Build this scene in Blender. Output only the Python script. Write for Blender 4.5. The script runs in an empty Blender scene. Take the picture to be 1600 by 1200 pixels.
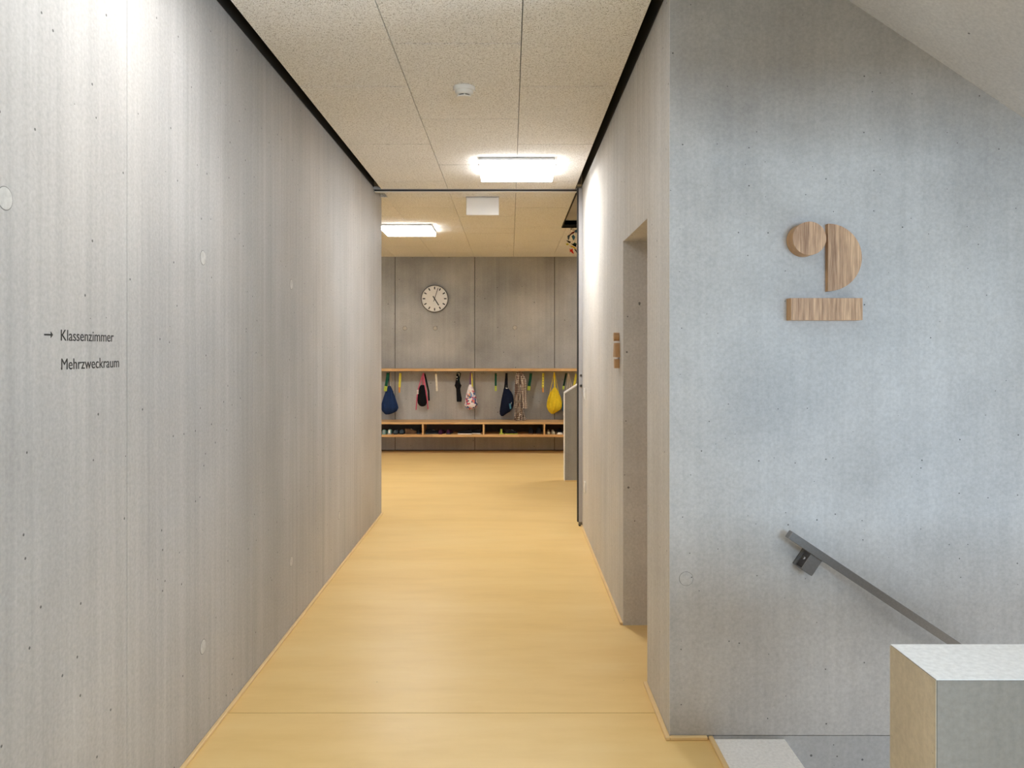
import bpy, math, random
from mathutils import Vector
R = math.radians
random.seed(7)
scene = bpy.context.scene
C = scene.collection

# ------------------------------------------------------------------ camera, world, light, exposure
F = 1230.0                                   # focal length in pixels of a 1600 px wide frame
cam_d = bpy.data.cameras.new('camera')
cam = bpy.data.objects.new('camera', cam_d); C.objects.link(cam)
cam_d.sensor_width = 36.0; cam_d.lens = F / 1600 * 36.0
cam_d.shift_x = 3 / 1600; cam_d.shift_y = -53 / 1600
cam_d.clip_start = 0.05
cam.location = (0, 0, 1.5); cam.rotation_euler = (R(90), 0, 0)
scene.camera = cam

world = bpy.data.worlds.new('world'); scene.world = world; world.use_nodes = True
world.node_tree.nodes['Background'].inputs[0].default_value = (0.75, 0.86, 1.0, 1)
world.node_tree.nodes['Background'].inputs[1].default_value = 0.6

vs = scene.view_settings
vs.view_transform = 'Standard'; vs.look = 'None'; vs.gamma = 1.0; vs.use_curve_mapping = False
vs.exposure = 1.35
scene.cycles.max_bounces = 10; scene.cycles.diffuse_bounces = 6
scene.cycles.caustics_reflective = False; scene.cycles.caustics_refractive = False

LAMP = 15.5                                  # radiance of the opal diffusers
LAMP_COL = (1.0, 0.985, 0.955)
def area(name, loc, target, sx, sy, power, col, spread=180):
    l = bpy.data.lights.new(name, 'AREA'); l.shape = 'RECTANGLE'; l.size = sx; l.size_y = sy
    l.energy = power; l.color = col; l.spread = R(spread)
    o = bpy.data.objects.new(name, l); C.objects.link(o); o.location = loc
    o.rotation_euler = (Vector(target) - Vector(loc)).to_track_quat('-Z', 'Y').to_euler()
    return o
# daylight that enters by the stair hall window behind and to the right of the camera
area('window_daylight', (2.0, -3.13, 1.6), (1.6, 3.0, 1.6), 2.1, 1.3, 68, (0.58, 0.79, 1.0), 170)
# fill light added out of view to brighten the soffit and lower stair wall
area('stairwell_fill', (4.24, 2.33, -0.55), (1.5, 2.4, 0.3), 1.2, 1.5, 22, (0.86, 0.93, 1.0), 170)

# ------------------------------------------------------------------ node helpers
class NT:
    def __init__(self, name):
        self.m = bpy.data.materials.new(name); self.m.use_nodes = True
        self.t = self.m.node_tree; self.b = self.t.nodes['Principled BSDF']
    def n(self, typ, **kw):
        nd = self.t.nodes.new(typ)
        for k, v in kw.items():
            if k in nd.inputs.keys(): nd.inputs[k].default_value = v
            else: setattr(nd, k, v)
        return nd
    def l(self, a, b): self.t.links.new(a, b)
    def coords(self, scale=(1, 1, 1)):
        tc = self.n('ShaderNodeTexCoord'); mp = self.n('ShaderNodeMapping')
        mp.inputs['Scale'].default_value = scale
        self.l(tc.outputs['Object'], mp.inputs['Vector']); return mp.outputs['Vector']
    def noise(self, scale, detail=2, vec=None, rough=0.5):
        nd = self.n('ShaderNodeTexNoise'); nd.inputs['Scale'].default_value = scale
        nd.inputs['Detail'].default_value = detail; nd.inputs['Roughness'].default_value = rough
        if vec is not None: self.l(vec, nd.inputs['Vector'])
        return nd.outputs['Fac']
    def ramp(self, fac, stops):
        nd = self.n('ShaderNodeValToRGB'); e = nd.color_ramp.elements
        while len(e) < len(stops): e.new(0.5)
        for i, (p, c) in enumerate(stops):
            e[i].position = p; e[i].color = (*c, 1) if len(c) == 3 else c
        self.l(fac, nd.inputs['Fac']); return nd.outputs['Color']
    def math(self, op, a, b=None, c=None):
        nd = self.n('ShaderNodeMath', operation=op)
        for i, v in enumerate((a, b, c)):
            if v is None: continue
            if isinstance(v, (int, float)): nd.inputs[i].default_value = v
            else: self.l(v, nd.inputs[i])
        return nd.outputs[0]
    def mix(self, fac, a, b, blend='MIX'):
        nd = self.n('ShaderNodeMix', data_type='RGBA', blend_type=blend)
        for idx, v in ((0, fac), (6, a), (7, b)):
            if isinstance(v, (int, float)): nd.inputs[idx].default_value = v
            elif isinstance(v, tuple): nd.inputs[idx].default_value = (*v, 1)
            else: self.l(v, nd.inputs[idx])
        return nd.outputs[2]
    def bump(self, h, strength, dist):
        nd = self.n('ShaderNodeBump'); nd.inputs['Strength'].default_value = strength
        nd.inputs['Distance'].default_value = dist
        self.l(h, nd.inputs['Height']); self.l(nd.outputs[0], self.b.inputs['Normal'])

def plain(name, col, rough=0.6, metal=0.0, var=0.12, scale=30, coat=0, emit=None):
    t = NT(name)
    n = t.noise(scale, 3, t.coords())
    lo = tuple(max(0, c * (1 - var)) for c in col); hi = tuple(min(1, c * (1 + var)) for c in col)
    t.l(t.ramp(n, [(0.3, lo), (0.7, hi)]), t.b.inputs['Base Color'])
    t.b.inputs['Roughness'].default_value = rough; t.b.inputs['Metallic'].default_value = metal
    if coat: t.b.inputs['Coat Weight'].default_value = coat
    if emit:
        t.b.inputs['Emission Color'].default_value = (*emit[0], 1); t.b.inputs['Emission Strength'].default_value = emit[1]
    return t.m

def concrete(name, col, streak=0.5, cloud=0.5, holes=1.0, hole_scale=15, rough=0.55, ss=26, spec=0.5):
    t = NT(name)
    v = t.coords()
    vst = t.coords((ss, ss, 0.55))
    st = t.noise(1.0, 5, vst, 0.65)
    vst2 = t.coords((4.2, 4.2, 0.25))
    st2 = t.noise(1.0, 3, vst2, 0.55)
    cl = t.noise(1.1, 4, v, 0.55)
    gr = t.noise(85, 3, v, 0.6)
    def lv(f, s): return t.math('MULTIPLY_ADD', f, s, 1 - 0.5 * s)
    k = t.math('MULTIPLY', lv(st, 0.30 * streak), lv(st2, 0.16 * streak))
    k = t.math('MULTIPLY', k, lv(cl, 0.75 * cloud))
    k = t.math('MULTIPLY', k, lv(gr, 0.46))
    vor = t.n('ShaderNodeTexVoronoi'); vor.inputs['Scale'].default_value = hole_scale
    t.l(v, vor.inputs['Vector'])
    sep = t.n('ShaderNodeSeparateColor'); t.l(vor.outputs['Color'], sep.inputs[0])
    rad = t.math('MULTIPLY', sep.outputs[0], 0.085 * holes)
    hole = t.math('LESS_THAN', vor.outputs['Distance'], rad)
    k = t.math('MULTIPLY', k, t.math('MULTIPLY_ADD', hole, -0.72, 1.0))
    tint = t.ramp(t.noise(0.7, 3, t.coords((1, 1, 0.6))), [(0.32, tuple(c * f for c, f in zip(col, (1.03, 0.99, 0.95)))),
                                                          (0.68, tuple(c * f for c, f in zip(col, (0.97, 1.0, 1.04))))])
    cmb = t.n('ShaderNodeCombineColor')
    for i in range(3): t.l(k, cmb.inputs[i])
    t.l(t.mix(1.0, tint, cmb.outputs[0], 'MULTIPLY'), t.b.inputs['Base Color'])
    t.b.inputs['Roughness'].default_value = rough
    t.b.inputs['Specular IOR Level'].default_value = spec
    h = t.math('MULTIPLY_ADD', hole, -1.0, t.math('MULTIPLY_ADD', gr, 0.12, t.math('MULTIPLY', st, 0.25)))
    t.bump(h, 0.35, 0.004)
    return t.m

def wood(name, a, b, axis='z', rough=0.5, fine=1.0):
    t = NT(name)
    s = {'z': (1, 1, 0.05), 'x': (0.05, 1, 1), 'y': (1, 0.05, 1)}[axis]
    v = t.coords(tuple(q * 110 * fine for q in s))
    n1 = t.noise(1.0, 4, v, 0.6)
    v2 = t.coords(tuple(q * 22 * fine for q in s))
    n2 = t.noise(1.0, 3, v2, 0.5)
    f = t.math('MULTIPLY_ADD', n1, 0.6, t.math('MULTIPLY', n2, 0.4))
    t.l(t.ramp(f, [(0.36, a), (0.52, tuple((x + y) / 2 * 1.05 for x, y in zip(a, b))), (0.64, b)]), t.b.inputs['Base Color'])
    t.b.inputs['Roughness'].default_value = rough
    t.bump(n1, 0.15, 0.001)
    return t.m

def board(name, a, b, rough=0.5):
    """edge-glued strips with finger joints along x: every stave has its own tone"""
    t = NT(name)
    br = t.n('ShaderNodeTexBrick'); tc = t.coords((1, 1, 1))
    sx = t.n('ShaderNodeSeparateXYZ'); t.l(tc, sx.inputs[0])
    cx = t.n('ShaderNodeCombineXYZ'); t.l(sx.outputs[0], cx.inputs[0])
    t.l(t.math('ADD', sx.outputs[1], t.math('MULTIPLY', sx.outputs[2], 0.31)), cx.inputs[1])
    t.l(cx.outputs[0], br.inputs['Vector'])
    br.inputs['Scale'].default_value = 1.0; br.inputs['Brick Width'].default_value = 0.62; br.inputs['Row Height'].default_value = 0.045
    br.inputs['Mortar Size'].default_value = 0.0; br.inputs['Color1'].default_value = (*a, 1); br.inputs['Color2'].default_value = (*b, 1)
    g = t.noise(1.0, 4, t.coords((6, 120, 120)), 0.6)
    gg = t.ramp(g, [(0.3, (0.78, 0.75, 0.72)), (0.7, (1.1, 1.1, 1.1))])
    t.l(t.mix(1.0, br.outputs['Color'], gg, 'MULTIPLY'), t.b.inputs['Base Color'])
    t.b.inputs['Roughness'].default_value = rough
    return t.m

def acoustic(name):
    t = NT(name); v = t.coords()
    n1 = t.noise(200, 2, v, 0.6); n2 = t.noise(80, 3, v, 0.7); n3 = t.noise(1.3, 2, v)
    f = t.math('MULTIPLY_ADD', n1, 0.65, t.math('MULTIPLY', n2, 0.35))
    col = t.ramp(f, [(0.375, (0.25, 0.23, 0.20)), (0.45, (0.75, 0.735, 0.715)), (0.55, (0.93, 0.93, 0.925))])
    k = t.math('MULTIPLY_ADD', n3, 0.14, 0.93)
    cmb = t.n('ShaderNodeCombineColor')
    for i in range(3): t.l(k, cmb.inputs[i])
    t.l(t.mix(1.0, col, cmb.outputs[0], 'MULTIPLY'), t.b.inputs['Base Color'])
    t.b.inputs['Roughness'].default_value = 0.95; t.b.inputs['Specular IOR Level'].default_value = 0.1
    t.bump(f, 0.6, 0.004)
    return t.m

def floor_mat(name):
    t = NT(name)
    n1 = t.noise(1.0, 4, t.coords((0.9, 3.4, 1)), 0.55)
    n2 = t.noise(1.0, 4, t.coords((3, 11, 1)), 0.6)
    n3 = t.noise(170, 2, t.coords())
    f = t.math('MULTIPLY_ADD', n2, 0.38, t.math('MULTIPLY', n1, 0.62))
    col = t.ramp(f, [(0.30, (0.735, 0.495, 0.185)), (0.5, (0.80, 0.56, 0.23)), (0.72, (0.845, 0.62, 0.285))])
    vor = t.n('ShaderNodeTexVoronoi'); vor.inputs['Scale'].default_value = 2.6; t.l(t.coords(), vor.inputs['Vector'])
    sp = t.math('LESS_THAN', vor.outputs['Distance'], 0.009)
    t.l(t.mix(t.math('MULTIPLY', sp, 0.6), col, (0.16, 0.11, 0.06)), t.b.inputs['Base Color'])
    rr = t.math('MULTIPLY_ADD', n2, 0.16, 0.30); t.l(rr, t.b.inputs['Roughness'])
    t.b.inputs['Specular IOR Level'].default_value = 0.45
    t.bump(t.math('MULTIPLY_ADD', n3, 0.2, n2), 0.10, 0.004)
    return t.m

def checked(name):
    t = NT(name)
    v = t.coords(); s = t.n('ShaderNodeSeparateXYZ'); t.l(v, s.inputs[0])
    w = t.noise(6, 2, v)
    ax = t.math('MULTIPLY_ADD', w, 0.05, t.math('MULTIPLY_ADD', s.outputs[1], 0.8, s.outputs[0]))
    az = t.math('MULTIPLY_ADD', w, 0.05, s.outputs[2])
    fx = t.math('LESS_THAN', t.math('FRACT', t.math('MULTIPLY', ax, 46)), 0.5)
    fz = t.math('LESS_THAN', t.math('FRACT', t.math('MULTIPLY', az, 42)), 0.5)
    k = t.math('MULTIPLY', t.math('ADD', fx, fz), 0.5)
    t.l(t.ramp(k, [(0.0, (0.80, 0.74, 0.64)), (0.5, (0.20, 0.13, 0.10)), (1.0, (0.07, 0.045, 0.04))]), t.b.inputs['Base Color'])
    t.b.inputs['Roughness'].default_value = 0.9
    return t.m

def floral(name):
    t = NT(name); v = t.coords()
    vor = t.n('ShaderNodeTexVoronoi'); vor.inputs['Scale'].default_value = 36; t.l(v, vor.inputs['Vector'])
    s = t.n('ShaderNodeSeparateColor'); t.l(vor.outputs['Color'], s.inputs[0])
    r = t.n('ShaderNodeValToRGB'); r.color_ramp.interpolation = 'CONSTANT'; e = r.color_ramp.elements
    cols = [(0, (0.82, 0.74, 0.72)), (0.3, (0.62, 0.10, 0.14)), (0.45, (0.75, 0.32, 0.14)), (0.55, (0.18, 0.32, 0.55)),
            (0.66, (0.82, 0.72, 0.72)), (0.78, (0.45, 0.10, 0.22)), (0.88, (0.05, 0.07, 0.16))]
    while len(e) < len(cols): e.new(0.5)
    for i, (p, c) in enumerate(cols): e[i].position = p; e[i].color = (*c, 1)
    t.l(s.outputs[0], r.inputs['Fac'])
    sz = t.n('ShaderNodeSeparateXYZ'); t.l(v, sz.inputs[0])
    up = t.n('ShaderNodeMapRange'); up.inputs[1].default_value = 0.22; up.inputs[2].default_value = 0.34
    t.l(t.math('MULTIPLY_ADD', sz.outputs[0], -0.8, sz.outputs[2]), up.inputs[0])
    t.l(t.mix(up.outputs[0], r.outputs['Color'], (0.84, 0.77, 0.76)), t.b.inputs['Base Color'])
    t.b.inputs['Roughness'].default_value = 0.8
    return t.m

M = {}
M['conc_left'] = concrete('concrete_left', (0.42, 0.408, 0.395), 1.7, 0.75, 0.8, 17, 0.6, spec=0.3)
M['conc_right'] = concrete('concrete_right', (0.58, 0.57, 0.555), 1.6, 0.6, 0.7, 13, 0.8, spec=0.1)
M['conc_front'] = concrete('concrete_front', (0.46, 0.45, 0.44), 0.9, 1.4, 1.0, 27, 0.6, spec=0.3)
M['conc_low'] = concrete('concrete_low', (0.40, 0.40, 0.40), 0.4, 0.8, 1.9, 30, 0.6)
M['conc_far'] = concrete('concrete_far', (0.36, 0.355, 0.34), 1.3, 1.9, 1.0, 11, 0.6)
M['conc_jamb'] = concrete('concrete_jamb', (0.58, 0.57, 0.56), 0.7, 1.1, 1.3, 17, 0.55)
M['conc_soffit'] = concrete('concrete_soffit', (0.58, 0.56, 0.53), 0.15, 1.0, 0.9, 9, 0.6)
M['conc_par'] = concrete('concrete_parapet', (0.215, 0.19, 0.163), 1.0, 1.2, 1.1, 21, 0.5)  # front face colour darkened to offset the daylight falling on it
M['conc_end'] = concrete('concrete_parapet_end', (0.46, 0.40, 0.31), 1.2, 2.0, 1.4, 26, 0.6)  # brown stain, with warm floor bounce and lamp light put into the colour
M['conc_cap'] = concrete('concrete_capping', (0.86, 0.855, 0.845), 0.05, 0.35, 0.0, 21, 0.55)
M['conc_step'] = concrete('concrete_step', (0.88, 0.885, 0.89), 0.1, 0.5, 0.4, 21, 0.55)
M['conc_rear'] = concrete('concrete_rear', (0.50, 0.48, 0.46), 0.5, 0.5, 0.5, 13, 0.6)
M['joint'] = plain('joint_shade_dirt', (0.13, 0.12, 0.105), 0.8)  # dirt and recess shade together, put into one dark joint colour
M['plug'] = plain('plug_mortar', (0.52, 0.51, 0.49), 0.7, scale=60)
M['plug_far'] = plain('plug_mortar_far', (0.45, 0.42, 0.37), 0.7, scale=60)
M['plug_rim'] = plain('plug_rim', (0.2, 0.19, 0.18), 0.8)
M['acoustic'] = acoustic('wood_wool_board')
M['floor'] = floor_mat('yellow_resin_floor')
M['seam'] = plain('resin_seam', (0.36, 0.22, 0.08), 0.6)
M['cove'] = plain('yellow_resin_cove', (0.78, 0.56, 0.28), 0.35, var=0.05, scale=8)
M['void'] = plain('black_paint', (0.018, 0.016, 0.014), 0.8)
M['steel'] = plain('brushed_steel', (0.26, 0.245, 0.23), 0.36, 1.0, 0.06, 120)
M['steel_dark'] = plain('dark_steel', (0.16, 0.15, 0.145), 0.4, 1.0, 0.06, 120)
M['grey_paint'] = plain('grey_painted_steel', (0.42, 0.41, 0.42), 0.4, 0.0, 0.03, 20)
M['gasket'] = plain('black_rubber', (0.012, 0.012, 0.012), 0.6)
M['white_pl'] = plain('white_plastic', (0.78, 0.76, 0.72), 0.4, 0, 0.03, 10)
M['white_panel'] = plain('white_panel', (0.80, 0.79, 0.78), 0.3, 0, 0.02, 6)
M['frame_w'] = plain('white_lamp_housing', (0.8, 0.8, 0.8), 0.4, 0, 0.02, 6)
M['black'] = plain('black_ink', (0.012, 0.012, 0.012), 0.5)
M['opal'] = plain('opal_diffuser', (0.9, 0.9, 0.9), 0.4, emit=(LAMP_COL, LAMP))
M['opal_dim'] = plain('opal_diffuser_dimmed', (0.9, 0.9, 0.9), 0.4, emit=(LAMP_COL, LAMP * 0.47))
M['opal_low'] = plain('opal_diffuser_low', (0.9, 0.9, 0.9), 0.4, emit=(LAMP_COL, LAMP * 0.25))
M['opal_side'] = plain('opal_diffuser_side', (0.9, 0.9, 0.9), 0.4, emit=(LAMP_COL, LAMP * 0.42))
M['oak_z'] = wood('oak_upright_grain', (0.25, 0.125, 0.058), (0.70, 0.45, 0.265), 'z', fine=1.5)
M['oak_side'] = wood('oak_side_grain', (0.38, 0.215, 0.095), (0.50, 0.30, 0.145), 'z')
M['board'] = board('oak_board', (0.56, 0.325, 0.135), (0.68, 0.44, 0.205))
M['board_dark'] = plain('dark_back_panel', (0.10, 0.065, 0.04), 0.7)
M['door_wood'] = wood('door_veneer', (0.40, 0.25, 0.13), (0.55, 0.38, 0.22), 'z')
M['checked'] = checked('checked_cloth'); M['floral'] = floral('floral_cloth')
def cloth(k, c, r=0.9):
    M[k] = plain(k + '_cloth', c, r, 0, 0.12, 25)
    M[k].node_tree.nodes['Principled BSDF'].inputs['Specular IOR Level'].default_value = 0.12
for k, c in dict(blue=(0.016, 0.034, 0.095), navy=(0.008, 0.012, 0.030), blackc=(0.008, 0.008, 0.010), green=(0.010, 0.075, 0.045),
                 dgreen=(0.010, 0.030, 0.022), lime=(0.42, 0.50, 0.08), yellow=(0.72, 0.52, 0.03), yellow2=(0.66, 0.58, 0.08), orange=(0.62, 0.26, 0.05),
                 pink=(0.50, 0.10, 0.16), cream=(0.74, 0.68, 0.55), purple=(0.20, 0.07, 0.26), tan=(0.36, 0.28, 0.18), teal=(0.16, 0.30, 0.27),
                 slate=(0.05, 0.07, 0.09), brown=(0.12, 0.065, 0.035), beige=(0.42, 0.37, 0.25), whitec=(0.80, 0.80, 0.78), plum=(0.045, 0.012, 0.038),
                 red=(0.70, 0.04, 0.02), blueb=(0.02, 0.10, 0.20), skyb=(0.08, 0.22, 0.32), maroon=(0.10, 0.013, 0.018), greyc=(0.30, 0.31, 0.31)).items(): cloth(k, c)

# ------------------------------------------------------------------ mesh helpers
class MB:
    def __init__(self): self.v = []; self.f = []
    def box(self, x0, x1, y0, y1, z0, z1):
        i = len(self.v)
        self.v += [(x0, y0, z0), (x1, y0, z0), (x1, y1, z0), (x0, y1, z0), (x0, y0, z1), (x1, y0, z1), (x1, y1, z1), (x0, y1, z1)]
        self.f += [tuple(i + k for k in q) for q in ((3, 2, 1, 0), (4, 5, 6, 7), (0, 1, 5, 4), (1, 2, 6, 5), (2, 3, 7, 6), (3, 0, 4, 7))]
        return self
    def prism(self, poly, axis, a, b):
        """poly in the plane normal to axis (y: (x,z); x: (y,z); z: (x,y)), from a to b"""
        n = len(poly); i = len(self.v)
        for t in (a, b):
            for p, q in poly:
                self.v.append({'y': (p, t, q), 'x': (t, p, q), 'z': (p, q, t)}[axis])
        self.f.append(tuple(range(i, i + n))); self.f.append(tuple(range(i + 2 * n - 1, i + n - 1, -1)))
        for k in range(n):
            self.f.append((i + k, i + n + k, i + n + (k + 1) % n, i + (k + 1) % n))
        return self
    def loft(self, rings, cap=True):
        n = len(rings[0]); i = len(self.v)
        for r in rings: self.v += [tuple(p) for p in r]
        for j in range(len(rings) - 1):
            for k in range(n):
                a = i + j * n + k; b = i + j * n + (k + 1) % n
                self.f.append((a, b, b + n, a + n))
        if cap:
            self.f.append(tuple(range(i + n - 1, i - 1, -1))); e = i + (len(rings) - 1) * n
            self.f.append(tuple(range(e, e + n)))
        return self
    def lathe(self, prof, c, n=32, axis='z'):
        rings = []
        for r, h in prof:
            ring = []
            for k in range(n):
                t = 2 * math.pi * k / n; a, b = r * math.cos(t), r * math.sin(t)
                ring.append({'z': (c[0] + a, c[1] + b, c[2] + h), 'y': (c[0] + a, c[1] + h, c[2] + b), 'x': (c[0] + h, c[1] + a, c[2] + b)}[axis])
            rings.append(ring)
        return self.loft(rings)
    def tube(self, path, r, n=8, flat=None):
        """round (or flat: (half width in x, half depth in y)) section swept along a path"""
        path = [Vector(p) for p in path]; rings = []
        for j, p in enumerate(path):
            d = (path[min(j + 1, len(path) - 1)] - path[max(j - 1, 0)]).normalized()
            if flat:
                s = Vector((1, 0, 0)) - d * d.x
                s = s.normalized() if s.length > 0.05 else Vector((0, 0, 1))
                u = d.cross(s).normalized(); w, h = flat
                rings.append([p + s * w + u * h, p - s * w + u * h, p - s * w - u * h, p + s * w - u * h])
            else:
                s = d.cross(Vector((0, 0, 1)))
                s = s.normalized() if s.length > 0.05 else Vector((1, 0, 0))
                u = d.cross(s).normalized()
                rr = r[j] if isinstance(r, (list, tuple)) else r
                rings.append([p + (s * math.cos(2 * math.pi * k / n) + u * math.sin(2 * math.pi * k / n)) * rr for k in range(n)])
        return self.loft(rings)
    def build(self, name, mat, parent=None, smooth=False, bevel=0, origin=None, kind=None, seg=1):
        if origin is None: origin = Vector(parent.get('_o', (0, 0, 0))) if parent else Vector((0, 0, 0))
        origin = Vector(origin)
        me = bpy.data.meshes.new(name)
        me.from_pydata([tuple(Vector(p) - origin) for p in self.v], [], self.f)
        import bmesh
        bm = bmesh.new(); bm.from_mesh(me); bmesh.ops.recalc_face_normals(bm, faces=bm.faces); bm.to_mesh(me); bm.free()
        me.materials.append(mat)
        if smooth:
            for p in me.polygons: p.use_smooth = True
            me.set_sharp_from_angle(angle=R(42))
        o = bpy.data.objects.new(name, me); C.objects.link(o)
        if parent: o.parent = parent
        else: o.location = origin
        if bevel:
            b = o.modifiers.new('bevel', 'BEVEL'); b.width = bevel; b.segments = seg; b.limit_method = 'ANGLE'
        if kind: o['kind'] = kind
        o['_o'] = list(origin)
        return o

roots = []
def thing(name, label, cat, loc, group=None):
    o = bpy.data.objects.new(name, None); C.objects.link(o); o.location = loc; o['_o'] = list(loc)
    o['label'] = label; o['category'] = cat; o.empty_display_size = 0.05
    if group: o['group'] = group
    roots.append(o); return o
def tag(o, label, cat, group=None):
    o['label'] = label; o['category'] = cat
    if group: o['group'] = group
    return o
def struct(name, mb, mat, label=None, cat=None, bevel=0, parent=None):
    o = mb.build(name, M[mat], parent, bevel=bevel)
    if parent is None:
        o['kind'] = 'structure'
        if label: o['label'] = label
        if cat: o['category'] = cat
    return o

# ------------------------------------------------------------------ the place: measures in metres
XL, XR = -1.178, 0.616          # corridor walls
YC = 3.04                       # corner of the stair wall
YE = 7.21                       # end of the left corridor wall
YF = 11.75                      # far wall of the cloakroom
ZC = 2.89                       # underside of the ceiling boards
ZS = 3.06                       # underside of the slab
X0, X1, Y0 = -4.3, 4.3, -3.2    # outer limits

# floor
struct('floor', MB().box(X0, X1, 3.257, YF + 0.3, -0.25, 0), 'floor', 'yellow resin floor of the corridor beyond the seam', 'floor')
struct('floor', MB().box(XL - 0.3, 0.783, Y0 - 0.3, 3.2520, -0.25, 0), 'floor', 'yellow resin floor in front of the thin seam', 'floor')
struct('floor', MB().box(0.783, X1, Y0 - 0.3, 1.445, -0.25, 0), 'floor', 'yellow resin floor beside the stair parapet', 'floor')
struct('trim_11', MB().box(XL, XR, 3.252, 3.257, -0.05, -0.0012), 'seam', 'thin seam across the yellow floor', 'floor trim')
# yellow coves where the resin turns up at the walls
def cove(n, mb, label): struct('trim_%d' % n, mb, 'cove', label, 'floor trim', bevel=0.003)
cove(1, MB().box(XL, XL + 0.016, Y0, YE, 0, 0.014), 'narrow yellow resin cove along the left corridor wall')
cove(2, MB().box(XR - 0.018, XR, YC - 0.018, 3.535, 0, 0.014).box(XR, XR + 0.2, 3.517, 3.535, 0, 0.014), 'narrow yellow resin cove at the corner pier')
cove(3, MB().box(XR - 0.016, XR, 4.295, 6.70, 0, 0.014), 'narrow yellow resin cove along the right wall past the doorway')
cove(4, MB().box(XR, 0.76, YC - 0.018, YC, 0, 0.014), 'short yellow resin cove under the stair wall')
cove(5, MB().box(0.765, 0.783, 1.62, YC, -0.002, 0.012), 'yellow resin edge beside the grey top step')

# left corridor wall with its formwork panels
wl = struct('wall_left', MB().box(XL - 0.30, XL - 0.005, Y0, YE - 0.004, 0, ZS), 'joint', 'long pale concrete wall with lettering', 'wall')
js = [Y0] + [0.06 + 1.18 * k for k in range(-2, 7)]
js = sorted(set(round(j, 3) for j in js)) + [YE]
for a, b in zip(js[:-1], js[1:]):
    if b - a < 0.02: continue
    MB().box(XL - 0.005, XL, a + 0.0010, b - 0.0010, 0, ZS - 0.001).build('concrete_panel', M['conc_left'], wl)
for y in (1.836, 3.02, 4.237, 5.42):
    for z in (0.362, 1.854):
        if (y, z) == (5.42, 1.854): continue
        p = MB().lathe([(0.0265, -0.002), (0.0265, 0.0008), (0.024, 0.0013)], (XL, y, z), 28, 'x').build('tie_hole_plug', M['plug'], wl, smooth=True)
        MB().lathe([(0.0285, -0.002), (0.0285, 0.0004)], (XL, y, z), 28, 'x').build('rim', M['plug_rim'], p)
# dark shadow gap over the walls
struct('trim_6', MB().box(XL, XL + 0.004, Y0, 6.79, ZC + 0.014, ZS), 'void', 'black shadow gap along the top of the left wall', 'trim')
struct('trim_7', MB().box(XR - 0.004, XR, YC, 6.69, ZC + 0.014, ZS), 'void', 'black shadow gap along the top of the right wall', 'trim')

# right corridor wall with the doorway, and the stair wall round the corner
wr = struct('wall_right', MB().box(XR, XR + 0.28, 4.295, 6.70, 0, ZS), 'conc_right', 'beige concrete corridor wall with a doorway', 'wall')
MB().box(XR, XR + 0.28, 3.34, 3.535, 0, ZS).build('pier', M['conc_right'], wr)
MB().box(XR, XR + 0.28, 3.535, 4.295, 2.096, ZS).build('lintel', M['conc_right'], wr)
MB().box(XR + 0.0005, XR + 0.2795, 4.291, 4.295, 0, 2.096).build('jamb_face', M['conc_jamb'], wr)
MB().box(XR + 0.001, XR + 0.2795, 3.535, 4.291, 2.092, 2.096).build('lintel_face', M['conc_jamb'], wr)
d = struct('door_2', MB().box(0.90, 0.94, 3.54, 4.29, 0.006, 2.09), 'door_wood', 'wooden door set back in the concrete doorway', 'door')
MB().tube([(0.90, 3.62, 1.05), (0.85, 3.62, 1.05), (0.85, 3.74, 1.05)], 0.009).build('door_handle', M['steel'], d, smooth=True)
wf = struct('wall_stair', MB().box(XR + 0.0015, X1, YC + 0.002, 3.34, 0.013, 4.2), 'conc_front', 'grey concrete stair wall carrying the wooden numeral', 'wall')
MB().box(XR, XR + 0.0015, YC, 3.34, 0, 4.2).build('corner_face', M['conc_right'], wf)
MB().box(XR + 0.0015, X1, YC, YC + 0.002, 0.013, 4.2).build('stair_face', M['conc_front'], wf)
wlow = struct('wall_stair_lower', MB().box(XR, X1, YC + 0.001, 3.2535, -2.4, 0.010), 'conc_low', 'pitted lower concrete of the stair wall under the pour joint', 'wall')
p = MB().lathe([(0.026, 0.002), (0.026, -0.0006), (0.024, -0.001)], (0.680, YC, 0.617), 28, 'y').build('tie_hole_plug', M['conc_front'], wf, smooth=True)
MB().lathe([(0.0275, 0.002), (0.0275, -0.0003)], (0.680, YC, 0.617), 28, 'y').build('rim', M['plug_rim'], p)

# cloakroom walls
wb = struct('wall_far', MB().box(X0, X1, YF + 0.006, YF + 0.3, 0, ZS), 'joint', 'brown grey concrete wall behind the coat rail', 'wall')
S = YF / F
def fx(u): return (u - 797) * S
def fz(v): return 1.5 - (v - 547) * S
jf = [X0] + [fx(617.3) + 1.19 * k for k in range(-2, 6) if X0 < fx(617.3) + 1.19 * k < X1] + [X1]
for a, b in zip(jf[:-1], jf[1:]):
    MB().box(a + 0.005, b - 0.005, YF, YF + 0.006, 0.012, ZS - 0.001).build('concrete_panel', M['conc_far'], wb, bevel=0.002)
for u, v in ((632.5, 513), (680, 513), (804.5, 512)):
    p = MB().lathe([(0.030, 0.003), (0.030, -0.003), (0.024, -0.006)], (fx(u), YF, fz(v)), 24, 'y').build('tie_hole_plug', M['plug_far'], wb, smooth=True)
    MB().lathe([(0.034, 0.003), (0.034, -0.0005)], (fx(u), YF, fz(v)), 24, 'y').build('rim', M['plug_rim'], p)
struct('baseboard_far', MB().box(X0, X1, YF - 0.001, YF + 0.006, 0, 0.011), 'void', 'dark shadow joint at the foot of the far wall', 'baseboard')
struct('wall_cloakroom_left', MB().box(X0 - 0.3, X0, YE - 0.3, YF + 0.3, 0, ZS), 'conc_rear')
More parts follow.
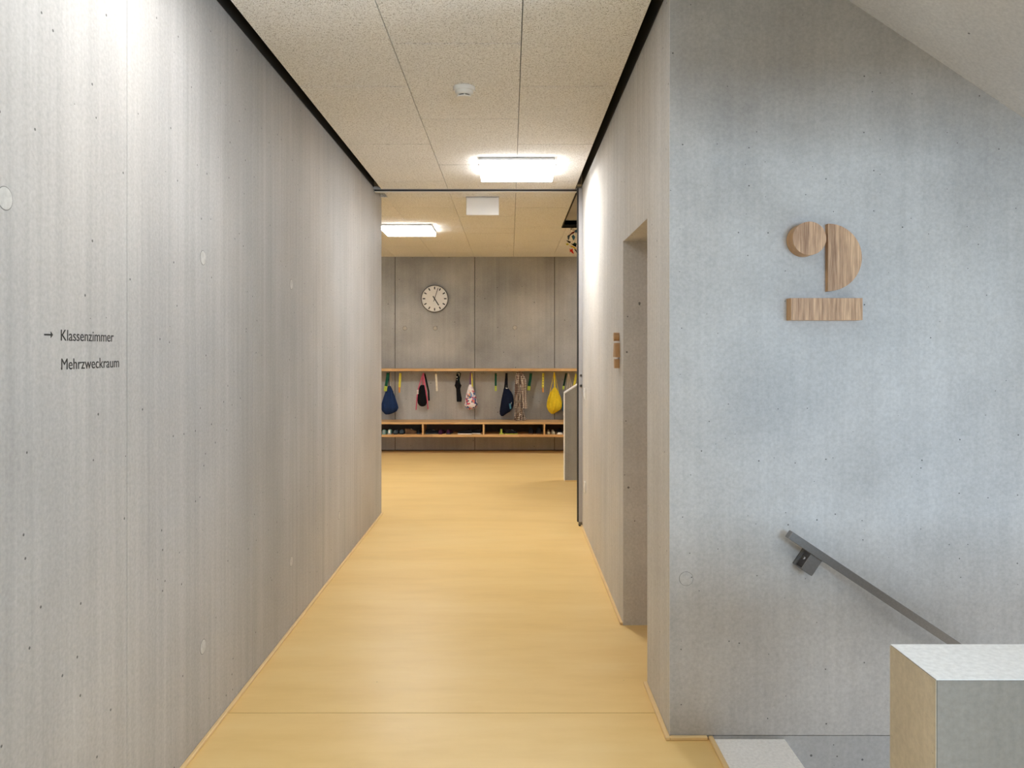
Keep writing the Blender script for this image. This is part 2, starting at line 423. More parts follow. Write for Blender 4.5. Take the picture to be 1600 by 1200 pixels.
struct('wall_cloakroom_right', MB().box(X1, X1 + 0.3, 6.70, YF + 0.3, 0, ZS + 2), 'conc_rear')
struct('wall_cloakroom_front_left', MB().box(X0, XL - 0.30, YE - 0.3, YE, 0, ZS), 'conc_rear')
struct('wall_cloakroom_front_right', MB().box(0.634, X1, 6.70, 7.0, 0, ZS + 2), 'conc_right')
# stair hall walls behind the camera
struct('wall_back', MB().box(XL - 0.3, 0.9, Y0 - 0.3, Y0, 0, 4.2).box(3.1, X1 + 0.3, Y0 - 0.3, Y0, 0, 4.2)
       .box(0.9, 3.1, Y0 - 0.3, Y0, 0, 0.9).box(0.9, 3.1, Y0 - 0.3, Y0, 2.3, 4.2), 'conc_rear')
struct('wall_hall_right', MB().box(X1, X1 + 0.3, Y0, 3.34, 0.3, 4.2).box(X1, X1 + 0.3, Y0, 3.34, -2.4, -1.4)
       .box(X1, X1 + 0.3, Y0, 1.65, -1.4, 0.3).box(X1, X1 + 0.3, 3.0, 3.34, -1.4, 0.3), 'conc_rear')
struct('window_1', MB().box(0.9, 3.1, Y0 - 0.16, Y0 - 0.1, 0.9, 0.95).box(0.9, 3.1, Y0 - 0.16, Y0 - 0.1, 2.25, 2.3)
       .box(0.9, 0.95, Y0 - 0.16, Y0 - 0.1, 0.95, 2.25).box(3.05, 3.1, Y0 - 0.16, Y0 - 0.1, 0.95, 2.25), 'steel_dark')
# unseen beam over the parapet, added to cut off window light high up
struct('wall_light_blocker', MB().box(0.783, X1, 1.446, 1.621, 2.235, ZC), 'conc_soffit')

# ceiling: slab and wood wool boards
ce = struct('ceiling', MB().box(X0 - 0.3, 0.616, 6.70, YF + 0.3, ZS, ZS + 0.2).box(0.616, X1 + 0.3, 9.02, YF + 0.3, ZS, ZS + 0.2)
            .box(XL - 0.3, XR + 0.28, Y0 - 0.3, 6.70, ZS, ZS + 0.2), 'void', 'beige wood wool board ceiling', 'ceiling')
rows = [-0.5365 + 0.5875 * k for k in range(-7, 10)]
def panel(x0, x1, y0, y1):
    g, h = 0.0019, 0.0042
    if x1 - x0 < 0.03 or y1 - y0 < 0.03: return
    MB().box(x0 + g, x1 - g, y0 + h, y1 - h, ZC, ZC + 0.035).build('ceiling_board', M['acoustic'], ce)
def cuts(a, b, ph, pitch=1.167):
    k = math.ceil((a - ph) / pitch); out = [a]
    while ph + k * pitch < b - 1e-6:
        if ph + k * pitch > a + 0.02: out.append(ph + k * pitch)
        k += 1
    return out + [b]
def field(xa, xb, ya, yb, ph_even, ph_odd):
    for i, (a, b) in enumerate(zip(rows[:-1], rows[1:])):
        lo, hi = max(a, xa), min(b, xb)
        if hi - lo < 0.03: continue
        cs = cuts(ya, yb, ph_even if i % 2 else ph_odd)
        for c0, c1 in zip(cs[:-1], cs[1:]): panel(lo, hi, c0, c1)
field(-1.112, 0.562, Y0, 6.835, 3.569, 4.150)
field(-1.112, 0.582, 6.835, 7.15, 8.2, 7.68)
field(X0, 0.582, 7.15, 8.95, 8.2, 7.68)
field(X0, X1, 8.95, YF - 0.006, 8.2, 7.68)
struct('ceiling_hall', MB().box(XR - 0.05, 1.25, Y0, YC, ZC, ZC + 0.03).box(1.25, X1, Y0, 1.62, ZC, ZC + 0.03), 'conc_soffit')
# stairwell opening in the cloakroom ceiling: black edge, concrete above
struct('trim_8', MB().box(0.584, 0.594, 7.01, 8.94, ZC - 0.004, ZC + 0.085).box(0.584, X1, 8.93, 8.94, ZC - 0.004, ZC + 0.03), 'void', 'black edge of the stairwell opening', 'trim')
struct('ceiling_stairwell', MB().box(0.60, X1, 7.0, 8.955, ZC + 0.085, ZC + 0.3), 'conc_soffit', 'concrete soffit seen through the stairwell opening', 'ceiling')
# sloping soffit of the upper flight over the stair
struct('ceiling_stair_soffit', MB().prism([(0.95, 3.0906), (1.2485, 2.89), (X1, 0.8395), (X1, 1.1), (1.3, 3.12)], 'y', 1.625, YC), 'conc_soffit', 'sloping concrete soffit above the stair', 'ceiling')

# stair going down to the right: one object per step
st = thing('staircase', 'grey concrete steps going down beside the stair wall', 'stairs', (0.783, 2.33, 0))
for k in range(9):
    x = 0.783 + 0.277 * k; z = -0.184 * k
    MB().box(x + (0.003 if k == 0 else 0), x + 0.277, 1.625, YC - 0.001, z - 0.30, z).build('step', M['conc_step'], st, bevel=0.003)
st['kind'] = 'structure'

# parapet of the stair with its pale capping
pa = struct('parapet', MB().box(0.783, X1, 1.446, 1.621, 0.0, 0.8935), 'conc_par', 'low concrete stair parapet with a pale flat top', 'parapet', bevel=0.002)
MB().box(0.7835, X1, 1.4465, 1.6205, 0.8935, 0.8945).build('capping', M['conc_cap'], pa)
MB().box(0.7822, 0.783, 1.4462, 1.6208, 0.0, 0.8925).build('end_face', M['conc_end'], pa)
MB().box(1.054 - 0.001, 1.054 + 0.001, 1.4452, 1.447, 0.0, 0.888).build('board_ridge', M['conc_par'], pa)

# parapet of the cloakroom stair, rising to the right
struct('parapet_cloakroom', MB().prism([(0.627, 0), (2.2, 0), (2.2, 2.017), (0.627, 1.002)], 'y', 9.00, 9.16), 'conc_far', 'brown concrete parapet with sloping top in the cloakroom', 'parapet')
pc = struct('trim_9', MB().prism([(0.622, 1.002), (0.627, 1.002), (2.2, 2.017), (2.2, 2.027), (0.622, 1.012)], 'y', 8.998, 9.16)
            .box(0.622, 0.627, 8.998, 9.16, 0.0, 1.004), 'conc_cap', 'white edge along the sloping cloakroom parapet', 'trim')
struct('trim_10', MB().box(0.627, 2.2, 8.984, 9.0, 0, 0.013), 'cove', 'yellow cove at the foot of the cloakroom parapet', 'trim')

# fire door frame across the corridor
df = struct('door_1', MB().box(0.5845, 0.6180, 6.705, 6.765, 0.035, 2.880), 'grey_paint', 'grey steel frame post at the corridor end', 'door frame', bevel=0.002)
MB().box(0.574, 0.5845, 6.708, 6.765, 0.035, 2.880).build('seal', M['gasket'], df)
MB().box(0.586, 0.616, 6.705, 6.765, 0.012, 0.033).build('foot', M['steel'], df)
MB().box(0.586, 0.618, 6.704, 6.766, 0.0, 0.012).build('foot_plate', M['gasket'], df)
MB().box(XL, 0.6180, 6.785, 6.835, ZC - 0.005, ZC + 0.02).build('header', M['grey_paint'], df)
MB().box(XL + 0.008, 0.6180, 6.792, 6.83, ZC - 0.018, ZC - 0.005).build('header_seal', M['gasket'], df)
MB().box(XL + 0.008, 0.5745, 6.80, 6.86, ZC - 0.023, ZC - 0.018).build('header_lip', M['white_panel'], df)
for z, r in ((1.285, 0.011), (1.196, 0.014)):
    k = MB().lathe([(r, 0.01), (r, -0.004), (r * 0.8, -0.006)], (0.603, 6.705, z), 20, 'y').build('lock_cylinder', M['steel'], df, smooth=True)
    MB().lathe([(r * 0.55, 0), (r * 0.55, -0.0065)], (0.603, 6.705, z), 16, 'y').build('key_hole', M['gasket'] if r > 0.012 else M['steel_dark'], k)

# ------------------------------------------------------------------ lamps
def lamp(x, y, label, mat='opal', side='opal_side'):
    t = thing('ceiling_lamp', label, 'lamp', (x, y, ZC), 'square opal ceiling lamps')
    MB().box(x - 0.268, x + 0.268, y - 0.268, y + 0.268, ZC - 0.016, ZC).build('base_plate', M['frame_w'], t, bevel=0.003)
    MB().box(x - 0.283, x + 0.283, y - 0.283, y + 0.283, ZC - 0.024, ZC - 0.016).build('housing_rim', M['frame_w'], t, bevel=0.002)
    MB().box(x - 0.278, x + 0.278, y - 0.278, y + 0.278, ZC - 0.055, ZC - 0.024).build('diffuser_side', M[side], t)
    MB().box(x - 0.277, x + 0.277, y - 0.277, y + 0.277, ZC - 0.058, ZC - 0.055).build('diffuser', M[mat], t)
    e = MB()
    for a, b, c, d_ in ((-0.283, 0.283, -0.283, -0.278), (-0.283, 0.283, 0.278, 0.283), (-0.283, -0.278, -0.278, 0.278), (0.278, 0.283, -0.278, 0.278)):
        e.box(x + a, x + b, y + c, y + d_, ZC - 0.060, ZC - 0.050)
    e.build('acrylic_edge', M['frame_w'], t)
lamp(0.053, 5.945, 'square glowing ceiling lamp in the corridor before the dark door header')
lamp(-1.148, 8.94, 'square glowing ceiling lamp over the cloakroom, partly behind the left wall')
lamp(2.15, 10.2, 'square ceiling lamp deep in the cloakroom behind the right wall')
lamp(-3.3, 8.94, 'square ceiling lamp deep in the cloakroom behind the left wall')
lamp(-0.62, 2.40, 'square ceiling lamp of the stair hall above the viewer', 'opal_dim', 'opal_low')

lamp(1.2, 0.3, 'square fill lamp added out of view beside the viewer', 'opal_low', 'opal_low')  # unseen lamp added to lift the parapet top, step and near floor

# ------------------------------------------------------------------ ceiling fittings
x, y = -0.243, 4.165
t = thing('smoke_detector', 'round white smoke detector on the corridor ceiling boards', 'smoke detector', (x, y, ZC))
MB().lathe([(0.057, 0), (0.059, -0.004), (0.059, -0.018), (0.056, -0.022)], (x, y, ZC), 40).build('mounting_base', M['white_pl'], t, smooth=True)
MB().lathe([(0.050, -0.022), (0.049, -0.030), (0.042, -0.042), (0.039, -0.043)], (x, y, ZC), 40).build('housing', M['white_pl'], t, smooth=True)
MB().lathe([(0.033, -0.043), (0.033, -0.049)], (x, y, ZC), 32).build('smoke_chamber', M['gasket'], t, smooth=True)
MB().lathe([(0.038, -0.049), (0.037, -0.054), (0.030, -0.057)], (x, y, ZC), 40).build('cap', M['white_pl'], t, smooth=True)
for k in range(6):
    a = 2 * math.pi * (k + 0.6) / 6
    MB().lathe([(0.004, -0.042), (0.004, -0.051)], (x + 0.035 * math.cos(a), y + 0.035 * math.sin(a), ZC), 8).build('rib', M['white_pl'], t)

t = thing('exit_sign', 'blank white rectangular sign panel hanging from the cloakroom ceiling', 'sign', (-0.25, 7.145, ZC))
MB().box(-0.398, -0.101, 7.128, 7.162, 2.722, 2.884).build('sign_body', M['white_panel'], t, bevel=0.003)
MB().box(-0.394, -0.105, 7.1255, 7.128, 2.727, 2.880).build('face_panel', M['white_panel'], t, bevel=0.001)
MB().box(-0.40, -0.10, 7.126, 7.164, 2.884, ZC).build('ceiling_plate', M['grey_paint'], t)

# ------------------------------------------------------------------ lettering on the left wall
def lettering(text, y0, y1, zb, cap, label):
    cu = bpy.data.curves.new('tmp', 'FONT'); cu.body = text; cu.extrude = 0.0; cu.resolution_u = 4
    to = bpy.data.objects.new('tmp', cu); C.objects.link(to)
    bpy.context.view_layer.update()
    me = bpy.data.meshes.new_from_object(to.evaluated_get(bpy.context.evaluated_depsgraph_get()))
    bpy.data.objects.remove(to)
    xs = [v.co.x for v in me.vertices]; xa, xb = min(xs), max(xs)
    capu = max(v.co.y for v in me.vertices if v.co.x < xa + 0.25)
    for v in me.vertices:
        v.co = ((0.0006), (v.co.x - xa) / (xb - xa) * (y1 - y0), v.co.y / capu * cap)
    import bmesh
    bm = bmesh.new(); bm.from_mesh(me)
    bmesh.ops.remove_doubles(bm, verts=bm.verts, dist=1e-6)
    ex = bmesh.ops.extrude_face_region(bm, geom=list(bm.faces))
    for q in ex['geom']:
        if isinstance(q, bmesh.types.BMVert): q.co.x = 0.0
    bmesh.ops.recalc_face_normals(bm, faces=bm.faces); bm.to_mesh(me); bm.free()
    me.materials.clear(); me.materials.append(M['black'])
    o = bpy.data.objects.new('wall_lettering', me); C.objects.link(o); o.location = (XL, y0, zb)
    return tag(o, label, 'lettering')
lettering('Klassenzimmer', 2.064, 2.339, 1.5248, 0.0289, 'black lettering reading Klassenzimmer on the left concrete wall')
lettering('Mehrzweckraum', 2.066, 2.371, 1.4485, 0.0292, 'black lettering reading Mehrzweckraum on the left concrete wall')
o = MB().prism([(1.990, 1.5372), (2.0185, 1.5372), (2.0185, 1.5308), (2.0285, 1.5392), (2.0185, 1.5476), (2.0185, 1.5412), (1.990, 1.5412)], 'x', XL, XL + 0.0006).build('wall_arrow', M['black'], origin=(XL, 1.99, 1.531))
tag(o, 'small black arrow pointing right before the upper word on the left wall', 'arrow')

# switch and socket on the right corridor wall
for z0, nm, lab in ((1.098, 'light_switch', 'white light switch on the right corridor wall near the door frame'), (0.335, 'wall_socket', 'white wall socket low on the right corridor wall')):
    t = thing(nm, lab, 'switch' if 'switch' in nm else 'socket', (XR, 6.44, z0))
    MB().box(XR - 0.008, XR, 6.40, 6.485, z0, z0 + 0.09).build('cover_plate', M['white_pl'], t, bevel=0.002)
    if 'switch' in nm:
        MB().box(XR - 0.013, XR - 0.008, 6.418, 6.467, z0 + 0.02, z0 + 0.07).build('rocker', M['white_panel'], t, bevel=0.002)
    else:
        MB().lathe([(0.026, 0.0), (0.026, -0.010), (0.022, -0.011)], (XR - 0.0, 6.4425, z0 + 0.045), 24, 'x').build('socket_insert', M['white_panel'], t, smooth=True)

# ------------------------------------------------------------------ wooden numeral 2 on the stair wall: three separate blocks
def arc(cx, cz, r, a0, a1, n):
    return [(cx + r * math.cos(R(a0 + (a1 - a0) * k / n)), cz + r * math.sin(R(a0 + (a1 - a0) * k / n))) for k in range(n + 1)]
def block(label, poly, depth, loc):
    t = thing('wooden_sign_block', label, 'sign', loc, 'wooden blocks that form the numeral')
    MB().prism(poly, 'y', YC - depth + 0.002, YC).build('block_body', M['oak_side'], t, smooth=True)
    MB().prism(poly, 'y', YC - depth, YC - depth + 0.002).build('front_veneer', M['oak_z'], t, smooth=True)
block('thick round oak disc, upper left piece of the wooden numeral', arc(1.1306, 1.922, 0.0632, 0, 354, 59), 0.068, (1.1306, YC, 1.859))
block('oak half disc beside the round one, right piece of the wooden numeral', arc(1.2174, 1.8547, 0.1293, -90, 90, 40), 0.027, (1.28, YC, 1.725))
bar = [(1.3389, 1.6138), (1.3389, 1.6976)] + [(1.0750 - 0.008 * math.sin(R(a)), 1.6896 + 0.008 * math.cos(R(a))) for a in (0, 30, 60, 90)] \
      + [(1.0750 - 0.008 * math.cos(R(a)), 1.6218 - 0.008 * math.sin(R(a))) for a in (0, 30, 60, 90)]
block('long low oak bar, bottom piece of the wooden numeral', [(1.0676, 1.6138), (1.3389, 1.6138), (1.3389, 1.6976), (1.0676, 1.6976)], 0.050, (1.2, YC, 1.6138))

# wooden washroom pictogram beside the doorway
def pict(label, poly, dep, loc):
    o = MB().prism(poly, 'x', XR - dep, XR).build('pictogram_block', M['oak_side'], smooth=True, origin=loc)
    tag(o, label, 'sign', 'wooden figure beside the doorway')
yc = 4.452
pict('small round oak head of the wooden figure beside the doorway', arc(yc, 1.5752, 0.0238, 0, 348, 29), 0.030, (XR, yc, 1.552))
pict('tapered oak body of the wooden figure beside the doorway', [(yc - 0.046, 1.460), (yc + 0.058, 1.460), (yc + 0.032, 1.540), (yc - 0.032, 1.540)], 0.026, (XR, yc, 1.46))
pict('short oak block, legs of the wooden figure beside the doorway', [(yc - 0.027, 1.398), (yc + 0.027, 1.398), (yc + 0.027, 1.449), (yc - 0.027, 1.449)], 0.026, (XR, yc, 1.398))

# ------------------------------------------------------------------ handrail on the stair wall
t = thing('handrail', 'square stainless steel handrail sloping down the stair wall', 'handrail', (1.06, 2.955, 0.55))
sl = math.atan(0.6635); dx, dz = math.cos(sl), -math.sin(sl); nx, nz = -math.sin(sl), -math.cos(sl)   # along, and across downwards
def rp(a, b): return (1.0607 + dx * a + nx * b, 0.8177 + dz * a + nz * b)
MB().prism([rp(0.001, 0), rp(3.4, 0), rp(3.4, 0.0305), rp(0.001, 0.0305)], 'y', 2.955, 2.990).build('rail', M['steel'], t, bevel=0.0015)
MB().prism([rp(0, 0.0015), rp(0.001, 0.0015), rp(0.001, 0.029), rp(0, 0.029)], 'y', 2.9565, 2.9885).build('end_cap', M['steel'], t)
for a in (0.108, 1.4, 2.7):
    bk = MB().prism([rp(a + 0.05, 0.0305), rp(a + 0.05, 0.096), rp(a + 0.044, 0.100), rp(a + 0.004, 0.100), rp(a, 0.096), rp(a, 0.0305)], 'y', 2.965, 2.969).build('bracket', M['steel'], t, bevel=0.001)
    MB().prism([rp(a, 0.100), rp(a + 0.05, 0.100), rp(a + 0.05, 0.096), rp(a, 0.096)], 'y', 2.969, YC).build('bracket_arm', M['steel'], bk)
    MB().prism([rp(a - 0.006, 0.028), rp(a + 0.056, 0.028), rp(a + 0.056, 0.100), rp(a - 0.006, 0.100)], 'y', YC - 0.006, YC).build('wall_plate', M['steel_dark'], bk)
    MB().prism([rp(a - 0.006, 0.028), rp(a - 0.002, 0.028), rp(a - 0.002, 0.100), rp(a - 0.006, 0.100)], 'y', YC - 0.024, YC - 0.006).build('plate_flange', M['steel'], bk)
    cx, cz = rp(a + 0.012, 0.060)
    MB().lathe([(0.008, 0.0), (0.008, -0.004), (0.005, -0.006)], (cx, YC - 0.006, cz), 16, 'y').build('screw', M['steel'], bk, smooth=True)

# ------------------------------------------------------------------ wall clock
cx, cz, cy = fx(679.5), fz(467), YF
t = thing('wall_clock', 'round white wall clock with black bar marks and dark rim', 'clock', (cx, cy, cz - 0.2))
MB().lathe([(0.196, 0), (0.202, -0.006), (0.202, -0.052), (0.194, -0.056), (0.192, -0.040)], (cx, cy, cz), 64, 'y').build('case', M['steel_dark'], t, smooth=True)
f_ = MB().lathe([(0.193, -0.002), (0.193, -0.043)], (cx, cy, cz), 64, 'y').build('clock_face', M['white_pl'], t, smooth=True)
def bar2(ang, r0, r1, w, yf, yb):
    s, c = math.sin(R(ang)), math.cos(R(ang))
    return MB().prism([(cx + s * r + c * q, cz + c * r - s * q) for r, q in ((r0, -w), (r1, -w), (r1, w), (r0, w))], 'y', yf, yb)
for k in range(12):
    bar2(30 * k, 0.139, 0.178, 0.0082, cy - 0.0445, cy - 0.043).build('hour_mark', M['black'], f_)
mm = MB()
for k in range(60):
    if k % 5:
        q = bar2(6 * k, 0.180, 0.185, 0.0012, cy - 0.0442, cy - 0.043); i = len(mm.v); mm.v += q.v; mm.f += [tuple(i + z for z in a) for a in q.f]
mm.build('minute_marks', M['black'], f_, kind='stuff')
bar2(148, -0.045, 0.118, 0.0075, cy - 0.049, cy - 0.047).build('hour_hand', M['black'], t)
bar2(18, -0.045, 0.168, 0.0042, cy - 0.052, cy - 0.050).build('minute_hand', M['black'], t)
MB().lathe([(0.008, -0.043), (0.008, -0.053)], (cx, cy, cz), 16, 'y').build('hub', M['black'], t, smooth=True)

# ------------------------------------------------------------------ coat rail with hooks, bench with shoe compartments
YH = 11.62                                     # hooks hang here
t = thing('coat_rail', 'long narrow oak shelf rail with coat hooks on the far wall', 'coat rail', (-0.8, YF, 1.19))
MB().box(-3.6, 1.9, 11.50, YF, 1.191, 1.2285).build('rail_board', M['board'], t, bevel=0.003)
HS = YH / F
def hx(u): return (u - 797) * HS
def hz(v): return 1.5 - (v - 547) * HS
for k in range(-1, 18):
    x = hx(606.3 + 18.6 * k)
    h = MB().box(x - 0.010, x + 0.010, YH - 0.02, YH + 0.02, 1.187, 1.191).build('hook', M['steel'], t)
    MB().tube([(x, YH, 1.189), (x, YH, 1.165), (x - 0.010, YH, 1.150), (x - 0.022, YH, 1.148), (x - 0.030, YH, 1.158)], 0.003, 6).build('prong', M['steel'], h)
    MB().tube([(x, YH, 1.165), (x + 0.010, YH, 1.150), (x + 0.022, YH, 1.148), (x + 0.030, YH, 1.158)], 0.003, 6).build('prong', M['steel'], h)

t = thing('bench', 'long wall mounted oak bench with open shoe compartments', 'bench', (-0.8, YF, 0.25))
MB().box(-3.6, 1.9, 11.31, YF - 0.002, 0.4335, 0.464).build('seat_board', M['board'], t, bevel=0.003)
MB().box(-3.6, 1.9, 11.31, YF - 0.002, 0.249, 0.2855).build('bottom_board', M['board'], t, bevel=0.003)
MB().box(-3.6, 1.9, YF - 0.012, YF - 0.004, 0.2855, 0.4335).build('back_panel', M['board_dark'], t)
BS = 11.31 / F
for k in range(-2, 5):
    x = (660.6 + 95 * k - 797) * BS
    MB().box(x - 0.0125, x + 0.0125, 11.312, YF - 0.012, 0.2855, 0.4335).build('divider', M['board'], t)

# ------------------------------------------------------------------ things on the hooks
def ring(cx, cy, z, hw, hd, n=36, pleat=0.0, k=9, ph=0.0):
    out = []
    for i in range(n):
        a = 2 * math.pi * i / n; f = 1 + pleat * math.cos(k * a + ph)
        out.append((cx + hw * f * math.cos(a), cy + hd * f * math.sin(a), z))
    return out
def body(parent, prof, mat, y=YH, name='bag_body', pleat=0.10, k=9, dscale=0.62, dmax=0.085, n=40):
    """prof: (v, uL, uR) outline rows, turned into metres at the plane of the hooks"""
    rings = []
    z0, z1 = prof[0][0], prof[-1][0]
    for i, (v, a, b) in enumerate(prof):
        hw = (b - a) / 2 * HS; f = (v - z0) / (z1 - z0)
        rings.append(ring(hx((a + b) / 2), y, hz(v), hw, min(dmax, hw * dscale + 0.004), n, pleat * (1 - 0.6 * f), k, 0.25 * i))
    return MB().loft(rings).build(name, M[mat], parent, smooth=False if False else True)
def cord(parent, pts, mat, r=0.0032, y=YH, name='cord'):
    return MB().tube([(hx(u), y + (p[0] if p else 0), hz(v)) for u, v, *p in pts], r, 6).build(name, M[mat], parent, smooth=True)
def strap(parent, pts, mat, w, y=YH, name='strap', th=0.0025):
    return MB().tube([(hx(u), y + (p[0] if p else 0), hz(v)) for u, v, *p in pts], 0, 4, flat=(w * HS / 2, th)).build(name, M[mat], parent)
def loop(parent, u, mat='tan', y=YH):
    """the hanging loop that catches the hook"""
    x = hx(u)
    return MB().tube([(x - 0.005, y, 1.130), (x - 0.004, y, 1.160), (x, y, 1.170), (x + 0.004, y, 1.160), (x + 0.005, y, 1.130)], 0.002, 6).build('loop', M[mat], parent)

G = 'things hanging on the coat hooks'
def hang(name, label, cat, u, v): return thing(name, label, cat, (hx(u), YH, hz(v)), G)

t = hang('drawstring_bag', 'dark blue drawstring bag hanging at the left end of the coat rail', 'bag', 608, 648)
body(t, [(603, 606.8, 610), (607, 605, 611.8), (612, 603, 613.8), (622, 599.6, 617.3), (632, 596.6, 620.6), (637, 596.0, 621.8), (642, 598, 619.6), (645.5, 600.5, 614), (647.5, 602.5, 608)], 'blue', pleat=0.17)
cord(t, [(608.5, 581), (607.5, 592), (608, 604)], 'blackc', 0.006); cord(t, [(609, 582), (612.5, 592), (616.5, 606), (615, 614, -0.03)], 'tan'); cord(t, [(609, 582), (611, 594), (613.5, 610)], 'tan')
t = hang('name_strap', 'dark green strap with lime tag hanging in front of the dark blue bag', 'strap', 604, 611)
strap(t, [(606.8, 582.5, -0.03), (605.5, 592, -0.03), (603.8, 603.5, -0.04)], 'green', 4.4); strap(t, [(603.8, 603.2, -0.043), (602.8, 611, -0.05)], 'lime', 4.6, name='tag', th=0.004)
t = hang('name_strap', 'yellow strap with orange tip hanging alone right of the dark blue bag', 'strap', 625, 613)
loop(t, 625.5); strap(t, [(625.8, 583), (625, 594), (624.3, 605)], 'yellow2', 3.4); strap(t, [(624.3, 604.8), (624, 613.5)], 'orange', 2.4, name='tip', th=0.0022)
t = hang('drawstring_bag', 'small black oval bag with pink cords and straps', 'bag', 660, 641)
body(t, [(601.5, 657.5, 662.5), (604, 655.5, 664.8), (609, 654, 666.3), (616, 652.6, 667.2), (625, 652, 667.5), (630, 652.8, 667), (633.5, 655, 665), (635, 658, 662)], 'blackc', y=YH + 0.0, pleat=0.03)
strap(t, [(661.6, 582.5), (657.5, 596, -0.03), (653.6, 610, -0.07), (652.2, 622, -0.06), (650.6, 640, -0.04)], 'pink', 1.7)
strap(t, [(661.6, 582.5), (663.5, 596, -0.03), (666.3, 610, -0.07), (668.0, 622, -0.06), (669.2, 639, -0.04)], 'pink', 1.7)
strap(t, [(661.6, 583), (660.3, 594), (660.0, 602)], 'pink', 1.2); strap(t, [(661.6, 583), (662.0, 594), (662.4, 603)], 'pink', 1.2)
strap(t, [(663, 583, 0.03), (666.4, 598, 0.03), (669.5, 612, 0.02), (670.3, 626, 0.0)], 'blackc', 2.4)
for v in (610, 612.4, 614.8): strap(t, [(652.2, v, -0.075), (655, v - 0.8, -0.075)], 'whitec', 1.3, name='stripe')
t = hang('name_strap', 'cream white strap hanging between the black bag and the black umbrella', 'strap', 682, 611)
loop(t, 681.5); strap(t, [(681.2, 584), (682, 597), (682.8, 611)], 'cream', 3.0)
t = hang('umbrella', 'folded black umbrella hanging with a green wrist strap', 'umbrella', 717, 628)
body(t, [(586.5, 714.4, 716.6), (589, 713.2, 717.4), (594, 712.4, 718), (599, 711.7, 719), (602.6, 710.5, 720.8), (604.5, 711.5, 719.8), (607.8, 713, 719), (612, 713.2, 719.5), (618, 713.4, 720.4), (623, 713.5, 721.6), (627.6, 713.7, 721.2)], 'blackc', name='folded_canopy', pleat=0.13, k=8, dscale=0.9)
MB().lathe([(0.012, 0), (0.014, 0.03), (0.016, 0.05), (0.010, 0.054)], (hx(714.6), YH, hz(590)), 14).build('handle', M['blackc'], t, smooth=True)
cord(t, [(714.6, 586), (713.8, 583), (717, 581.5), (719.8, 584), (718.6, 588), (717.2, 598, -0.03)], 'dgreen', 0.007, name='wrist_strap')
for v in (589, 593.2): MB().lathe([(0.006, 0), (0.006, -0.004)], (hx(714.3), YH - 0.022, hz(v)), 10, 'y').build('button', M['whitec'], t)
t = hang('drawstring_bag', 'white red and blue flower patterned drawstring bag', 'bag', 735, 640)
body(t, [(600.8, 733.2, 736.8), (606, 731.4, 738.8), (615, 728.8, 742.2), (625, 727.4, 744.6), (632, 726.2, 746), (636, 727.2, 744), (638.6, 730, 740), (640, 732.5, 737)], 'floral', pleat=0.08)
strap(t, [(735.4, 582), (735, 592), (734.6, 602)], 'purple', 1.5); strap(t, [(737, 583.5), (737.4, 593), (738.2, 604, -0.02)], 'yellow2', 1.9)
t = hang('name_strap', 'narrow green strap with lime end hanging alone left of the navy bag', 'strap', 774, 611)
loop(t, 774.4); strap(t, [(774.6, 583), (774.5, 603.5)], 'green', 3.0); strap(t, [(774.5, 603), (774.6, 611)], 'lime', 3.2, name='tag', th=0.003)
t = hang('shoulder_bag', 'navy blue cloth bag with wide black strap beside the checked shirt', 'bag', 791, 650)
body(t, [(605, 788.2, 793), (608, 786.8, 795), (612, 786, 798.6), (617, 784.8, 801), (624, 783.4, 802.6), (631, 782.3, 802.6), (638, 781.2, 800.8), (643, 780.6, 797), (647, 780.9, 790.5), (650, 783, 786.5)], 'navy', pleat=0.04, k=5)
strap(t, [(791.3, 583), (790.2, 595), (789.0, 607, -0.03)], 'blackc', 3.0); strap(t, [(792.0, 583, -0.01), (792.2, 595, -0.01), (792.4, 608, -0.03)], 'blackc', 2.2)
strap(t, [(790.0, 606, -0.05), (793.2, 606.6, -0.05)], 'whitec', 1.2, name='label_tag', th=0.002)
strap(t, [(796.6, 630, -0.082), (797.8, 638, -0.076)], 'skyb', 2.6, name='print_patch', th=0.003); strap(t, [(799.4, 628, -0.07), (797.0, 634, -0.078)], 'greyc', 1.0, name='print_patch', th=0.003)

t = hang('checked_shirt', 'long brown and cream checked shirt hanging on a coat hook', 'shirt', 812, 656)
prof = [(581.5, 808, 814.5), (584, 806.4, 817), (590, 805, 818.6), (598, 803.8, 819.6), (608, 804, 819), (618, 803.6, 817.8), (630, 803.2, 817.2), (640, 804, 817.6), (648, 803.4, 820), (656, 803, 822.6)]
rings = []
for i, (v, a, b) in enumerate(prof):
    hw = (b - a) / 2 * HS; f = i / (len(prof) - 1); rr = []
    for j in range(72):
        an = 2 * math.pi * j / 72
        fold = 1 + 0.42 * math.cos(7 * an + 0.4 * i) + 0.16 * math.cos(13 * an - 0.3 * i)
        rr.append((hx((a + b) / 2) + hw * math.cos(an) * (1 + 0.03 * math.cos(7 * an)), YH - 0.01 + (0.035 + 0.02 * f) * math.sin(an) * fold, hz(v + (0.6 * math.sin(5 * an) if i == len(prof) - 1 else 0))))
    rings.append(rr)
MB().loft(rings).build('shirt_body', M['checked'], t, smooth=True)
rings = []
for i, (v, a, b) in enumerate([(587, 814, 818.5), (594, 816, 822), (604, 816, 822.4), (616, 815.8, 822.6), (628, 815.8, 823.2), (638, 815.6, 823.6)]):
    rings.append(ring(hx((a + b) / 2), YH - 0.055, hz(v), (b - a) / 2 * HS, 0.024, 32, 0.12, 5, 0.4 * i))
s_ = MB().loft(rings).build('sleeve', M['checked'], t, smooth=True)
MB().tube([(hx(u), YH - 0.03, hz(v)) for u, v in ((807.5, 585), (810, 582), (812.5, 581.2), (815.5, 582.2), (817.4, 586))], 0.012, 8).build('collar', M['checked'], t, smooth=True)

